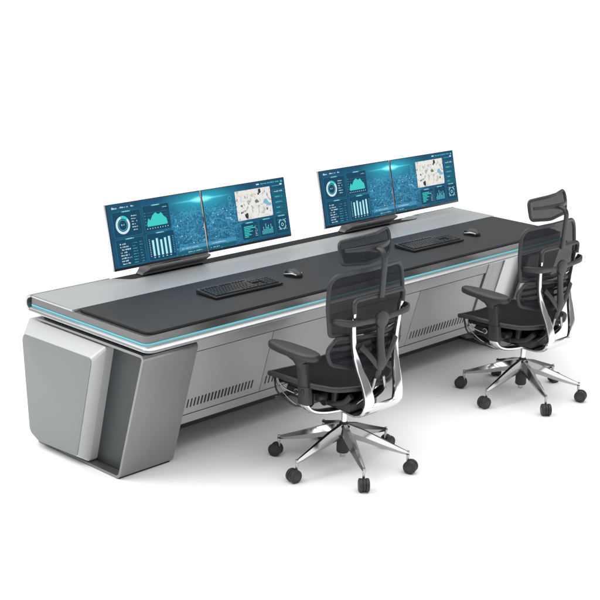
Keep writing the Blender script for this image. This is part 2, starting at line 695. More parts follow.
# seams are dark recesses behind the doors
pts = [(py(.573) - .0012, .573), (py(.573) + .002, .573), (py(.221) + .002, .221), (py(.221) - .0012, .221)]
obj('seam', prism(pts, 'x', XA + 0.003, 2.702), 'slot_black', desk)
doors = [(0.356, 0.925), (0.929, 1.508), (1.512, 2.091), (2.095, 2.690)]
for i, (x0, x1) in enumerate(doors):
    d = panel(x0, x1, 0.226, 0.568, 0.006)
    bmv = bmesh.new()
    n_ = 20
    a0, a1 = x0 + (0.070 if i == 0 else 0.028), x1 - 0.066
    for k in range(n_):
        x = a0 + (a1 - a0) * k / (n_ - 1)
        z0, z1 = 0.262, 0.309
        h_ = 0.0042 + 0.0012 * math.sin(math.pi * k / (n_ - 1))
        pts = [(py(z1) - .0068, z1), (py(z1) - .004, z1), (py(z0) - .004, z0), (py(z0) - .0068, z0)]
        merge(bmv, prism(pts, 'x', x - h_, x + h_))
    obj('vent', bmv, 'slot_black', d)
# lower rail, header and the end strips
panel(XA + .002, XB - .002, 0.174, 0.2205, 0.006, name='lower_rail')
panel(XA + .002, 2.702, 0.5735, 0.650, 0.010, name='header_rail')
panel(2.706, 2.748, 0.2215, 0.650, 0.012, mt='panel_grey', name='end_stile')
panel(2.756, 2.866, 0.2215, 0.650, 0.004, mt='panel_grey', name='end_stile')
panel(2.872, DL - .098, 0.2215, 0.650, 0.010, mt='panel_light', name='end_panel')
panel(.098, XA - .002, 0.2215, 0.650, 0.010, mt='panel_light', name='end_panel')
obj('shade_block', box((XA + .002, .53, 0.0), (XB - .002, .80, .1715)), 'shade_block_grey', desk)  # block added under the desk to keep light out and deepen the floor shadow


# folded legs and side cabinets
def mirx(bm):
    for v in bm.verts: v.co.x = DL - v.co.x
    return bm


def fold_path():
    return [(0.845, 0.6425), (0.062, 0.6425), (0.2345, 0.0085), (0.86, 0.0085)]


def folded_sheet(x0, x1, th=0.013):
    c = [Vector(p) for p in fold_path()]
    # densify with rounded folds
    pts = [c[0]]
    for i in (1, 2):
        p, a_, b_ = c[i], c[i - 1], c[i + 1]
        da, db = (a_ - p).normalized(), (b_ - p).normalized()
        r = 0.022
        for k in range(9):
            s = k / 8
            pts.append((p + da * r) * (1 - s) ** 2 + p * 2 * s * (1 - s) + (p + db * r) * s * s)
    pts.append(c[3])
    A, B = [], []
    for i, p in enumerate(pts):
        t = (pts[min(i + 1, len(pts) - 1)] - pts[max(i - 1, 0)]).normalized()
        nn = Vector((-t.y, t.x))
        A.append(p + nn * th / 2)
        B.append(p - nn * th / 2)
    poly = [(p.x, p.y) for p in A + B[::-1]]
    return prism(poly, 'x', x0, x1, 0.0022, 2)


CO = [(0.945, 0.560), (0.925, 0.628), (0.328, 0.626), (0.462, 0.016), (0.800, 0.016), (0.885, 0.050)]
CF = [(0.905, 0.535), (0.895, 0.566), (0.362, 0.572), (0.480, 0.052), (0.785, 0.040), (0.858, 0.072)]
for side in (0, 1):
    fx = (lambda b: mirx(b)) if side else (lambda b: b)
    lg = obj('slanted_leg', fx(folded_sheet(0.022, 0.350)), 'brushed_vertical', desk)
    r1 = rpoly(CO, [.03, .012, .014, .02, .02, .03])
    r2 = rpoly(CF, [.03, .02, .022, .025, .025, .04])
    rings = [[(0.345, y, z) for y, z in r1], [(0.034, y, z) for y, z in r1],
             [(0.028, y * .996 + .002, z * .996 + .001) for y, z in r1],
             [(-0.026, y, z) for y, z in r2]]
    bmc = loft(rings)
    obj('side_cabinet', fx(bmc), 'paint_lit', desk, ang=20)
    fp = [(0.635, 0.30)]
    cyy = sum(p[0] for p in r2) / len(r2); czz = sum(p[1] for p in r2) / len(r2)
    r3 = [(cyy + (y - cyy) * .992, czz + (z - czz) * .992) for y, z in r2]
    obj('cabinet_face', fx(prism(r3, 'x', -0.0295, -0.024, 0.001, 2)), 'paint_shaded', desk)  # thin plate added to carry the darker, shaded tone of the cabinet paint
    # thin front strip seam on the face
    wall = [(ly(.632) + .012, .632), (.60, .632), (.60, .018), (ly(.02) + .02, .018)]
    obj('inner_wall', fx(prism(wall, 'x', 0.075, 0.095)), 'dark_wall', desk)
    obj('foot_pad', fx(box((0.03, 0.24, 0.0), (0.34, 0.85, 0.0018))), 'rubber', desk)

# ------------------------------------------------------------------ monitors
TILT = 0.2332


def quad_bm(pts, d=0.0008, y0=0.0):
    """thin plate in the screen plane facing -y; pts (x,z)"""
    return prism(pts, 'y', y0 - d, y0)


class UI:
    """collects screen graphics of one colour into one mesh"""
    def __init__(s): s.b = {}

    def poly(s, m, pts, lvl=1):
        bm = s.b.setdefault(m, bmesh.new())
        P = [(u * MW, v * MH) for u, v in pts]
        y = -0.0004 * lvl
        vs = [bm.verts.new((x, y, z)) for x, z in P]
        bm.faces.new(vs)

    def rect(s, m, u0, v0, u1, v1, lvl=1, r=0.0):
        if r:
            q = rpoly([(u0, v0), (u1, v0), (u1, v1), (u0, v1)], r, 3)
            s.poly(m, q, lvl)
        else:
            s.poly(m, [(u0, v0), (u1, v0), (u1, v1), (u0, v1)], lvl)

    def ring(s, m, cu, cv, r0, r1, a0=0, a1=360, lvl=2, n=40):
        k = MW / MH
        for i in range(n):
            t0 = math.radians(a0 + (a1 - a0) * i / n); t1 = math.radians(a0 + (a1 - a0) * (i + 1) / n)
            s.poly(m, [(cu + r * math.cos(t), cv + r * k * math.sin(t)) for r, t in ((r0, t0), (r1, t0), (r1, t1), (r0, t1))], lvl)

    def text(s, m, u0, v, u1, h, lvl=2, den=0.62):
        """row of minute strokes, like lettering too small to read"""
        u = u0
        while u < u1 - 0.004:
            w = random.choice((0.003, 0.004, 0.006))
            if random.random() < den + .2:
                s.rect(m, u, v, min(u + w, u1), v + h * random.choice((.6, .8, 1)), lvl)
            u += w + random.choice((0.0015, 0.0015, 0.005))

    def line(s, m, pts, w=.0012, lvl=2):
        k = MW / MH
        for (u0, v0), (u1, v1) in zip(pts[:-1], pts[1:]):
            dx, dz = u1 - u0, (v1 - v0) / k
            l = math.hypot(dx, dz) or 1
            nx, nz = -dz / l * w, dx / l * w * k
            s.poly(m, [(u0 - nx, v0 - nz), (u1 - nx, v1 - nz), (u1 + nx, v1 + nz), (u0 + nx, v0 + nz)], lvl)

    def city(s, ulo, uhi, seed):
        q = random.Random(seed)
        cl = lambda u: max(ulo, min(uhi, u))
        for i in range(17):
            u0, v0 = q.uniform(ulo, uhi), q.uniform(.22, .66)
            du, hh = q.uniform(-.22, .22), q.uniform(.02, .12)
            v1 = v0 + q.uniform(-.10, .10)
            s.line('ui_dim' if i % 2 else 'ui_ring', [(cl(u0 + du * t), max(.2, v0 + (v1 - v0) * t + 4 * hh * t * (1 - t))) for t in [j / 9 for j in range(10)]], q.choice((.0007, .0010)), 1)
        for i in range(15):
            u0, v0 = q.uniform(ulo, uhi), q.uniform(.20, .55)
            s.line('ui_dim', [(u0, v0), (u0, v0 + q.uniform(.03, .13))], .0009, 1)
        for i in range(26):
            u0, v0 = q.uniform(ulo, uhi - .004), q.uniform(.2, .70)
            r = q.choice((.002, .003, .005))
            s.poly('ui_white' if i % 3 else 'ui_glow', [(u0 + r * math.cos(a), v0 + r * 1.88 * math.sin(a)) for a in [j * math.pi / 4 for j in range(8)]], 2)

    def panel(s, u0, v0, u1, v1):
        s.rect('ui_edge', u0 - .003, v0 - .005, u1 + .003, v1 + .005, 1, .02)
        s.rect('ui_panel', u0, v0, u1, v1, 2, .018)
        c = (u0 + u1) / 2
        s.rect('ui_glow', c - .045, v1 - .012, c + .045, v1 + .008, 3)
        s.text('ui_white', c - .03, v1 - .006, c + .03, .012, 4)

    def build(s, bm, mats):
        """append the graphics to the screen mesh, one material slot per colour"""
        for m, b in s.b.items():
            mats.append(m)
            for f in b.faces: f.material_index = len(mats) - 1
            merge(bm, b)


def ui_left(bm, mats):
    g = UI()
    g.text('ui_white', .05, .915, .115, .032)
    g.text('ui_white', .135, .92, .225, .022)
    g.text('ui_white', .25, .92, .28, .022)
    # donut panel
    g.panel(.05, .49, .335, .865)
    g.ring('ui_white', .145, .665, .052, .072, 100, 400, 4)
    g.ring('ui_teal', .145, .665, .052, .074, 40, 98, 4)
    g.ring('ui_ring', .145, .665, .040, .044, 0, 360, 4)
    g.text('ui_white', .128, .66, .162, .022, 4)
    for k in range(6):
        g.text('ui_white', .238, .775 - k * .042, .295 - .008 * (k % 2), .018, 4)
    # area chart panel
    g.panel(.365, .50, .64, .89)
    g.text('ui_white', .57, .835, .625, .012, 4)
    top = [(.392, .62), (.41, .70), (.43, .665), (.455, .735), (.49, .775), (.52, .74), (.55, .765), (.575, .70), (.60, .665), (.605, .60)]
    for (u0, v0), (u1, v1) in zip(top[:-1], top[1:]):
        g.poly('ui_teal', [(u0, .575), (u1, .575), (u1, v1), (u0, v0)], 4)
    for k in range(9):
        g.rect('ui_white', .385 + k * .027, .535, .393 + k * .027, .548, 4)
    for k in range(5):
        g.rect('ui_dim', .374, .60 + k * .045, .384, .61 + k * .045, 4)
        g.rect('ui_dim', .40, .60 + k * .045, .62, .6015 + k * .045, 3)
    # list panel
    g.panel(.05, .06, .335, .455)
    for k in range(8):
        v = .375 - k * .042
        g.text('ui_white', .085, v, .15 + .02 * (k % 3), .022, 4)
        g.text('ui_ring', .21, v, .26, .010, 4)
        g.text('ui_dim', .285, v, .315, .012, 4)
    # bars
    g.panel(.365, .06, .655, .465)
    for k in range(5):
        u = .415 + k * .043
        g.rect('ui_ring', u - .003, .12, u + .021, .385 - (.02, 0, .03, .01, .0)[k], 4)
        g.rect('ui_white', u, .12, u + .015, .38 - (.02, 0, .03, .01, .0)[k], 5)
        g.rect('ui_white', u, .09, u + .014, .102, 4)
    for k in range(10):
        g.rect('ui_white', .383, .12 + k * .028, .391, .13 + k * .028, 4)
        g.rect('ui_dim', .632, .12 + k * .028, .644, .13 + k * .028, 4)
    g.city(.68, .992, 3)
    # caption
    g.rect('ui_strip', .69, .115, .995, .175, 2)
    g.rect('ui_button', .69, .055, .995, .105, 2)
    g.text('ui_white', .72, .135, .90, .016, 4)
    g.text('ui_white', .78, .072, .95, .014, 4)
    g.text('ui_ring', .70, .19, .99, .010, 3)
    g.build(bm, mats)


def ui_right(bm, mats):
    g = UI()
    g.city(.008, .36, 8)
    g.rect('ui_strip', .0, .115, .325, .175, 2)
    g.rect('ui_button', .0, .055, .325, .105, 2)
    g.text('ui_white', .03, .135, .21, .016, 4)
    g.text('ui_white', .02, .072, .12, .014, 4)
    g.rect('ui_white', .645, .935, .68, .955, 3)
    g.text('ui_ring', .70, .935, .93, .022, 3)
    g.rect('ui_teal', .945, .925, .965, .955, 3)
    for k, v in enumerate((.80, .68)):
        g.ring('ui_dim', .312, v, .016, .020, 0, 360, 3, 20)
        g.text('ui_ring', .295, v - .07, .33, .012, 3)
    for k in range(5):
        g.text('ui_dim', .345, .60 - k * .05, .37, .010, 3)
    # picture grid
    g.rect('photo_map', .378, .405, .805, .885, 3)
    for k in (1, 2):
        g.rect('ui_white', .378 + .1423 * k - .0012, .405, .378 + .1423 * k + .0012, .885, 4)
        g.rect('ui_white', .378, .405 + .16 * k - .002, .805, .405 + .16 * k + .002, 4)
    rr = random.Random(4)
    def blob(m, cu, cv, r, k=1.5):
        g.poly(m, [(cu + r * math.cos(t) * rr.uniform(.6, 1.3), cv + r * k * math.sin(t) * rr.uniform(.6, 1.3)) for t in [i * math.pi / 5 for i in range(10)]], 4)
    for i in range(34):
        cu, cv = .378 + .1423 * (i % 3), .405 + .16 * (i // 3 % 3)
        u0, v0 = cu + rr.uniform(.01, .13), cv + rr.uniform(.01, .15)
        u1, v1 = min(cu + .138, max(cu + .004, u0 + rr.uniform(-.06, .06))), min(cv + .155, max(cv + .006, v0 + rr.uniform(-.10, .10)))
        g.line('photo_grey', [(u0, v0), (u1, v1)], rr.choice((.0008, .0014, .0022)), 4)
    blob('photo_black', .672, .835, .018, 2.4)
    blob('photo_black', .49, .475, .024, 2.2)
    blob('photo_black', .43, .53, .010)
    blob('photo_black', .655, .79, .012)
    blob('photo_blue', .735, .655, .036, 1.2)
    blob('photo_blue', .77, .60, .026, 1.2)
    blob('photo_olive', .625, .675, .026, 1.2)
    blob('photo_olive', .44, .64, .014, 1.2)
    blob('photo_olive', .74, .53, .014)
    # right column
    g.rect('ui_glow', .83, .875, .955, .885, 3)
    g.rect('ui_white', .93, .885, .96, .905, 3)
    for k in range(5):
        v = .755 - k * .088
        g.rect('ui_edge', .828, v - .004, .982, v + .064, 2)
        g.rect('ui_button', .831, v, .979, v + .060, 3)
        g.text('ui_white' if k == 0 else 'ui_ring', .85, v + .02, .96 - .012 * k, .022, 4)
    g.panel(.405, .085, .60, .355)
    for k in range(7):
        g.rect('ui_teal', .43, .285 - k * .027, .43 + (.11, .13, .075, .10, .06, .08, .045)[k], .300 - k * .027, 4)
        g.text('ui_white', .56, .285 - k * .027, .59, .010, 4)
    g.panel(.62, .085, .80, .365)
    for k in range(9):
        h = (.05, .11, .07, .16, .10, .13, .06, .14, .09)[k]
        g.rect('ui_ring', .645 + k * .0155, .12, .652 + k * .0155, .12 + h, 4)
        g.rect('ui_white', .645 + k * .0155, .12 + h, .652 + k * .0155, .128 + h, 4)
    g.panel(.82, .085, .98, .375)
    g.ring('ui_ring', .90, .225, .036, .041, 0, 360, 4)
    for q in range(4):
        g.ring('ui_white', .90, .225, .044, .049, q * 90 + 15, q * 90 + 70, 4, 10)
    g.ring('ui_white', .90, .225, .010, .015, 0, 360, 4, 16)
    for q in range(4):
        an = math.radians(45 + 90 * q)
        g.text('ui_white', .90 + .062 * math.cos(an) - .01, .225 + .115 * math.sin(an), .90 + .062 * math.cos(an) + .012, .010, 4)
    g.build(bm, mats)


def make_monitor(kind, label):
    root = thing('monitor', label, 'monitor', group='screens along the desk')
    fr = bmesh.new()
    # aluminium tray: back and edge
    merge(fr, box((0, 0.0015, 0), (MW, 0.016, MH), 0.0025))
    hs = obj('housing', fr, 'alu', root)
    bz = obj('bezel', box((0.0016, -0.0008, 0.0016), (MW - 0.0016, 0.0030, MH - 0.0016), 0.0008), 'bezel_black', root)
    sb = bmesh.new()
    q = [(0.0045, 0.0135), (MW - 0.0045, 0.0135), (MW - 0.0045, MH - 0.0045), (0.0045, MH - 0.0045)]
    vs = [sb.verts.new((x, 0.0, z)) for x, z in q]
    sb.faces.new(vs)
    sm = ['screen_glow_right' if kind == 0 else 'screen_glow_left']
    (ui_left if kind == 0 else ui_right)(sb, sm)
    for f in sb.faces:
        if f.normal.y > 0: f.normal_flip()
    sc = obj('screen', sb, sm, root, loc=(0, -0.0012, 0))
    obj('rear_housing', boxc((MW / 2, 0.026, MH / 2), (0.34, 0.022, 0.2), 0.006), 'plastic_dark', root)
    return root


GAP = 0.0077
M1X, MY, MZ = 0.4493, 0.786, 0.8162
PITCH = 1.559
lab = {(0, 0): 'leftmost wide monitor with ring chart and white bars on blue display, at the left seat',
       (1, 0): 'second monitor from the left with picture grid, right screen of the left seat',
       (0, 1): 'third monitor from the left with ring chart and white bars, behind the front chair headrest',
       (1, 1): 'rightmost monitor with picture grid and target dial on blue display'}
monA = make_monitor(0, lab[0, 0])
monB = make_monitor(1, lab[1, 0])
for k in (0, 1):
    for kind, src in ((0, monA), (1, monB)):
        o = src if k == 0 else copy_tree(src)
        o.location = (M1X + kind * (MW + GAP) + k * PITCH, MY, MZ)
        o.rotation_euler = (-TILT, 0, 0)
        o['label'] = lab[kind, k]

# monitor stands in the slot
stand = thing('monitor_stand', 'low dark grey stand rising from the slot under the left pair of monitors', 'monitor stand', group='stands carrying the monitor pairs')
sx0, sx1 = 0.655, 1.088
rings = []
for z, y0, y1, xa, xb in [(0.7502, .838, .888, .672, 1.086), (0.754, .834, .888, .668, 1.090), (0.762, .838, .886, .676, 1.092), (0.778, .812, .882, .684, 1.096), (0.797, .788, .876, .684, 1.100), (0.805, .786, .870, .684, 1.102), (0.809, .790, .866, .686, 1.100)]:
    rings.append([(xa, y0, z), (xb, y0, z), (xb, y1, z), (xa, y1, z)])
obj('stand_base', bevel(loft(rings), 0.003, 2, 25), 'mount_grey', stand)
sbm = box((0.83, 0.846, 0.80), (0.95, 0.872, 1.02), 0.004)
obj('post', sbm, 'plastic_dark', stand)
obj('cross_bar', box((0.70, 0.872, 0.955), (1.48, 0.894, 0.995), 0.004), 'plastic_dark', stand)
for xx in (0.765, 1.405):
    obj('mount_plate', boxc((xx, 0.866, 0.975), (0.10, 0.020, 0.10), 0.003, Matrix.Rotation(-TILT, 3, 'X')), 'plastic_dark', stand)
s2 = copy_tree(stand)
s2.location.x = PITCH + 0.005
s2['label'] = 'low dark grey stand rising from the slot under the right pair of monitors'


# ------------------------------------------------------------------ keyboards and mice
def make_keyboard():
    root = thing('keyboard', 'x', 'keyboard', group='keyboards on the writing mat')
    WK, DK = 0.455, 0.150
    side = [(0, 0.003), (0, 0.012), (DK * .6, 0.017), (DK, 0.022), (DK, 0.003)]
    b = prism(side, 'x', 0, WK, 0.002)
    obj('base', b, 'plastic_dark', root)
    kb = bmesh.new()
    u = 0.019
    def keybm(w):
        hw = w / 2 - 0.0014
        hd = u / 2 - 0.0014
        rg = []
        for z, s in ((0, 1), (0.004, .98), (0.0078, .80), (0.0086, .74)):
            ix = hw - hd * (1 - s)
            rg.append([(-ix, -hd * s, z), (ix, -hd * s, z), (ix, hd * s, z), (-ix, hd * s, z)])
        return loft(rg)
    meshes = {}
    def key(cx, cy, w):
        w = round(w, 4)
        z = 0.0115 + 0.0095 * (cy / DK)
        if w not in meshes:
            o = obj('key', keybm(w), 'key_black', root)
            meshes[w] = o.data
        else:
            o = bpy.data.objects.new('key', meshes[w])
            COL.objects.link(o)
            o.parent = root
        o.location = (cx, cy, z)
        o.rotation_euler = (math.atan(0.07), 0, 0)
    rows = [([1.25, 1.25, 1.25, 6.25, 1.25, 1.25, 1.25, 1.25]), ([2.25] + [1] * 10 + [2.75]), ([1.75] + [1] * 11 + [2.25]), ([1.5] + [1] * 12 + [1.5]), ([1] * 13 + [2])]
    y = 0.012 + u / 2
    X0 = 0.008
    for r in rows:
        x = X0
        for w in r:
            key(x + w * u / 2, y, w * u)
            x += w * u
        y += u
    yf = y + 0.006
    x = X0
    for gset in (1, 4, 4, 4):
        for k in range(gset):
            key(x + u / 2, yf, u); x += u
        x += u * (0.70 if gset != 1 else .68)
    # arrows and numpad
    xa = X0 + 15.3 * u
    y0 = 0.012 + u / 2
    for k in range(3): key(xa + u / 2 + k * u, y0, u)
    key(xa + 1.5 * u, y0 + u, u)
    for rr_ in (3, 4):
        for k in range(3): key(xa + u / 2 + k * u, y0 + rr_ * u, u)
    xn = xa + 3.3 * u
    for rr_ in range(5):
        for k in range(4):
            if rr_ == 0 and k == 0: continue
            if rr_ == 0 and k == 1: continue
            key(xn + u / 2 + k * u, y0 + rr_ * u, u)
    key(xn + u, y0, 2 * u)
    return root


kb1 = make_keyboard()


def place_kb(o, fl, fr, label):
    d = Vector((fr[0] - fl[0], fr[1] - fl[1]))
    o.location = (fl[0], fl[1], 0.7545)
    o.rotation_euler = (0, 0, math.atan2(d.y, d.x))
    o['label'] = label


place_kb(kb1, (0.640, 0.250), (1.10, 0.240), 'black keyboard in front of the left pair of monitors')
kb2 = copy_tree(kb1)
place_kb(kb2, (2.168, 0.252), (2.63, 0.244), 'black keyboard in front of the right pair of monitors')


def make_mouse():
    root = thing('mouse', 'x', 'mouse', group='mice beside the keyboards')
    rings = []
    N = 14
    for i in range(N + 1):
        s = i / N
        y = -0.054 + 0.108 * s
        w = 0.031 * math.sqrt(max(0.0, 1 - abs(2 * s - 1) ** 3.2)) * (1 - .10 * s) + 0.0015
        h = 0.035 * (math.sin(math.pi * (0.12 + 0.80 * (1 - s) ** 1.0)) ** 0.8) * (1 if 0 < i < N else .5) + .003
        r = []
        for k in range(16):
            a = math.pi * k / 15
            r.append((w * math.cos(a), y, 0.001 + h * math.sin(a) ** .8))
        rings.append(r)
    obj('shell', loft(rings), 'gloss_black', root, ang=60)
    obj('scroll_wheel', cyl((-0.0035, 0.030, 0.026), (0.0035, 0.030, 0.026), 0.009, bv=.001), 'rubber', root)
    sd = []
    for s in (-1, 1):
        sd = catmull([(s * .029, -.035, .014), (s * .0315, -.01, .018), (s * .030, .02, .014), (s * .026, .04, .010)], 5)
        obj('side_trim', sweep(sd, .004, .0022, (0, 0, 1)), 'alu', root)
    return root


ms1 = make_mouse()
ms1.location = (1.262, 0.330, 0.7545); ms1.rotation_euler = (0, 0, 0.25)
ms1['label'] = 'glossy black mouse right of the left keyboard'
ms2 = copy_tree(ms1)
ms2.location = (2.795, 0.315, 0.7545)
ms2['label'] = 'glossy black mouse right of the right keyboard'


# ------------------------------------------------------------------ chairs
def make_chair():
    root = thing('office_chair', 'x', 'chair', group='office chairs at the desk')
    # ---- six-star base
    PH = math.radians(119.5)
    obj('base_hub', cyl((0, 0, .145), (0, 0, .208), .034, .036, bv=.008), 'plastic_dark', root)
    obj('hub_collar', cyl((0, 0, .206), (0, 0, .222), .024, .018, bv=.004), 'plastic_dark', root)
    for k in range(6):
        an = PH + k * math.pi / 3
        d = Vector((math.cos(an), math.sin(an), 0))
        sd = Vector((-d.y, d.x, 0))
        rings = []
        for s, top, hgt, w in [(0.018, .212, .066, .029), (0.10, .190, .056, .029), (0.20, .152, .042, .022), (0.29, .118, .024, .014), (0.326, .105, .015, .009)]:
            c = d * s
            sec = [(-w, top - hgt), (-w * .9, top - hgt * .35), (-w * .42, top), (w * .42, top), (w * .9, top - hgt * .35), (w, top - hgt)]
            sec = [(-w * .55, top - hgt), (-w, top - hgt * .45), (-w * .30, top), (w * .30, top), (w, top - hgt * .45), (w * .55, top - hgt)]
            rings.append([c + sd * a_ + Vector((0, 0, z)) for a_, z in sec])
        obj('star_leg', bevel(loft(rings), .0016, 2, 20), 'base_alloy', root, ang=30)
        # caster: stem, hood and two wheels
        e_ = d * 0.320
        st = cyl(e_ + Vector((0, 0, .050)), e_ + Vector((0, 0, .110)), .0068, bv=.001)
        cs = obj('caster', st, 'steel', root)
        trail = math.radians(24)
        rd = (Matrix.Rotation(-trail * .4, 3, 'Z') @ d)
        ax = Vector((-rd.y, rd.x, 0))
        wc = e_ + rd * 0.016 + Vector((0, 0, .0325))
        hood = []
        obj('caster_hood', cyl(wc - ax * .006, wc + ax * .006, .0300, bv=.002), 'rubber', cs)
        for s in (-1, 1):
            obj('wheel', cyl(wc + ax * s * .007, wc + ax * s * .025, .0325, bv=.005), 'rubber', cs)
            obj('wheel_cap', cyl(wc + ax * s * .0245, wc + ax * s * .0262, .018, bv=.001), 'plastic', cs)
    # ---- gas lift
    obj('gas_lift', cyl((0, 0, .205), (0, 0, .290), .0135), 'chrome', root)
    obj('lift_sleeve', cyl((0, 0, .062), (0, 0, .152), .031, .031, bv=.009), 'rubber', root)
    obj('lift_tip', cyl((0, 0, .040), (0, 0, .064), .013, .015, bv=.002), 'steel', root)
    # ---- mechanism under the seat
    m = bmesh.new()
    merge(m, boxc((0, 0.03, .335), (.13, .24, .070), .012))
    merge(m, boxc((0, -0.07, .345), (.20, .10, .055), .012))
    merge(m, boxc((0, 0.13, .370), (.24, .06, .05), .01))
    merge(m, cyl((-.135, .02, .350), (.135, .02, .350), .022, bv=.004))
    obj('tilt_mechanism', m, 'plastic_dark', root)
    for s in (-1, 1):
        br = sweep(catmull([(s * .115, .20, .435), (s * .118, .16, .385), (s * .115, .05, .345), (s * .115, -.08, .365), (s * .118, -.14, .415)], 6), .010, .014, (1, 0, 0), sq=4)
        obj('seat_bracket', br, 'plastic', root)
        obj('seat_bracket', boxc((s * .115, -.035, .405), (.018, .03, .09), .004), 'plastic', root)
        obj('pivot_knob', cyl((s * .135, .012, .385), (s * .190, .012, .385), .024, .020, bv=.005), 'plastic', root)
    obj('control_lever', sweep(catmull([(-.10, .12, .36), (-.16, .16, .355), (-.215, .19, .352), (-.235, .195, .350)], 5), .007, .005, (0, 1, 0)), 'plastic_dark', root)
    obj('control_lever', cyl((-.228, .185, .350), (-.262, .215, .346), .013, bv=.003), 'plastic_dark', root)
    obj('control_rod', sweep(catmull([(-.215, .265, .440), (-.225, .235, .395), (-.215, .15, .335), (-.195, .05, .300)], 6), .0035, .0035), 'steel', root)
    obj('control_cable', sweep(catmull([(-.10, .20, .42), (-.20, .235, .435), (-.235, .19, .40), (-.17, .10, .36), (-.10, .05, .35)], 6), .004, .004), 'steel', root)
    for s in (-1, 1):
        obj('slide_plate', boxc((s * .17, .17, .425), (.012, .16, .022), .003), 'steel', root)
    obj('tension_ring', cyl((-.206, .115, .392), (-.222, .115, .392), .017, bv=.003), 'steel', root)
    obj('tension_knob', cyl((-.215, .115, .392), (-.228, .115, .392), .010, bv=.002), 'plastic_dark', root)
    mm = box((-.20, .02, .350), (-.13, .20, .405), .008)
    obj('side_housing', mm, 'plastic_dark', root)
    obj('side_housing', box((.13, .02, .350), (.20, .20, .405), .008), 'plastic_dark', root)
    obj('spring_case', cyl((-.17, .21, .385), (-.17, .06, .335), .020, .024, bv=.004), 'rubber', root)
    obj('front_bar', cyl((-.20, .235, .412), (.20, .235, .412), .011, bv=.002), 'plastic_dark', root)
    obj('control_rod', sweep(catmull([(-.235, .25, .437), (-.245, .215, .372), (-.225, .13, .325), (-.20, .06, .330)], 6), .0045, .0045), 'plastic_dark', root)
    obj('seat_slider', box((-.20, .05, .405), (.20, .25, .425), .004), 'plastic_dark', root)
    # ---- chrome yoke carrying arms
    yk = catmull([(-.262, .030, .395), (-.250, .032, .355), (-.205, .034, .318), (-.12, .030, .293), (0, .025, .283), (.12, .030, .293), (.205, .034, .318), (.250, .032, .355), (.262, .030, .395)], 6)
    wl = lerp_list([.024, .026, .027, .026, .028, .026, .027, .026, .024], 6)
    obj('arm_yoke', sweep(yk, wl, .011, (0, 1, 0), sq=3), 'chrome', root)
    # ---- chrome back frame: plate under the seat that splits in two uprights
    pl = catmull([(0, .03, .293), (0, -.06, .300), (0, -.16, .318), (0, -.215, .345), (0, -.238, .385)], 6)
    wl = lerp_list([.045, .07, .115, .134, .137], 6)
    obj('back_plate', sweep(pl, wl, .008, (1, 0, 0), sq=5, seg=16), 'chrome', root)
    for s in (-1, 1):
        pts = [(s * .1045, -.236, .372), (s * .103, -.2405, .41), (s * .108, -.232, .455), (s * .117, -.214, .51), (s * .132, -.190, .575), (s * .148, -.172, .66), (s * .162, -.173, .76), (s * .170, -.179, .845)]
        wl = lerp_list([.0325, .031, .027, .023, .017, .0125, .0105, .0095], 6)
        p = catmull(pts, 6)
        obj('back_upright', sweep(p, wl, .0065, (1, 0, 0), sq=4, seg=14), 'chrome', root)
        p2 = [q + Vector((-.002 * s * 0, .0095, .001)) for q in p]
        obj('upright_dark_side', sweep(p2, [w + .0008 for w in wl], .0045, (1, 0, 0), sq=4), 'plastic_dark', root)  # dark strip added to stand in for the dark reflection along the chrome's side
    # ---- dark U bar on top of the uprights
    ub = [(-.171, -.179, .835), (-.174, -.178, .868)]
    for k in range(6):
        a = math.radians(180 - 18 * k); ub.append((-.152 + .023 * math.cos(a), -.178, .872 + .023 * math.sin(a)))
    ub2 = [(-x, y, z) for x, y, z in ub[::-1]]
    obj('cross_bar', sweep(ub + ub2, .0115, .0115, (0, 1, 0), sq=2.6), 'plastic', root)
    # ---- backrest
    def fb(x, z, d=0.0):
        return Vector((x, -0.138 + 0.52 * x * x + 0.25 * (z - .86) ** 2 + 0.06 * (z - .86) * 1 + d, z))
    ol = rpoly([(-.252, .728), (-.150, .722), (0, .716), (.150, .722), (.252, .728), (.266, .86), (.252, .998), (.120, 1.004), (0, 1.004), (-.120, 1.004), (-.252, .998), (-.266, .86)],
               [.02, 0, .05, 0, .02, .3, .065, .2, .1, .2, .12, .3], 8)
    obj('backrest_mesh', sheet(ol, fb, 10, .003), 'mesh_back', root)
    obj('backrest_frame', sweep_outline([fb(x, z) for x, z in ol], .0115, .009), 'plastic', root)
    # ---- lumbar support
    def fl(x, z, d=0.0):
        return Vector((x, -0.168 + 1.05 * x * x - 0.10 * (z - .62) + d + .006 * math.cos((z - .62) * 150) * (abs(x) < 9) * (1 - min(1, abs(x) / .22) ** 4), z))
    ol2 = rpoly([(-.235, .585), (-.12, .553), (0, .540), (.12, .553), (.235, .585), (.262, .655), (.222, .712), (.10, .705), (0, .700), (-.10, .705), (-.222, .712), (-.262, .655)],
                [.045, .1, .1, .1, .045, .08, .03, 0, .1, 0, .03, .08], 8)
    def fl0(x, z, d=0.0):
        return Vector((x, -0.168 + 1.05 * x * x - 0.10 * (z - .62) + d, z))
    obj('lumbar_mesh', sheet(ol2, fl, 16, .003), 'mesh_back', root, ang=60)
    obj('lumbar_frame', sweep_outline([fl0(x, z) for x, z in ol2], .0105, .009), 'plastic', root)
    for k, zz in enumerate((.606, .642, .678)):
        rb = [fl0(x, zz + .016 * (1 - abs(x) / .2), -.0035) for x in [(-.236 + .472 * i / 16) for i in range(17)]]
        obj('lumbar_rib', sweep(rb, .0065, .002, (0, 0, 1), sq=2), 'mesh_seat', root)
    # ---- hub, side arms and stem behind the back
    obj('back_hub', cyl((0, -.192, .781), (0, -.212, .781), .043, .041, seg=40, bv=.004), 'plastic', root)
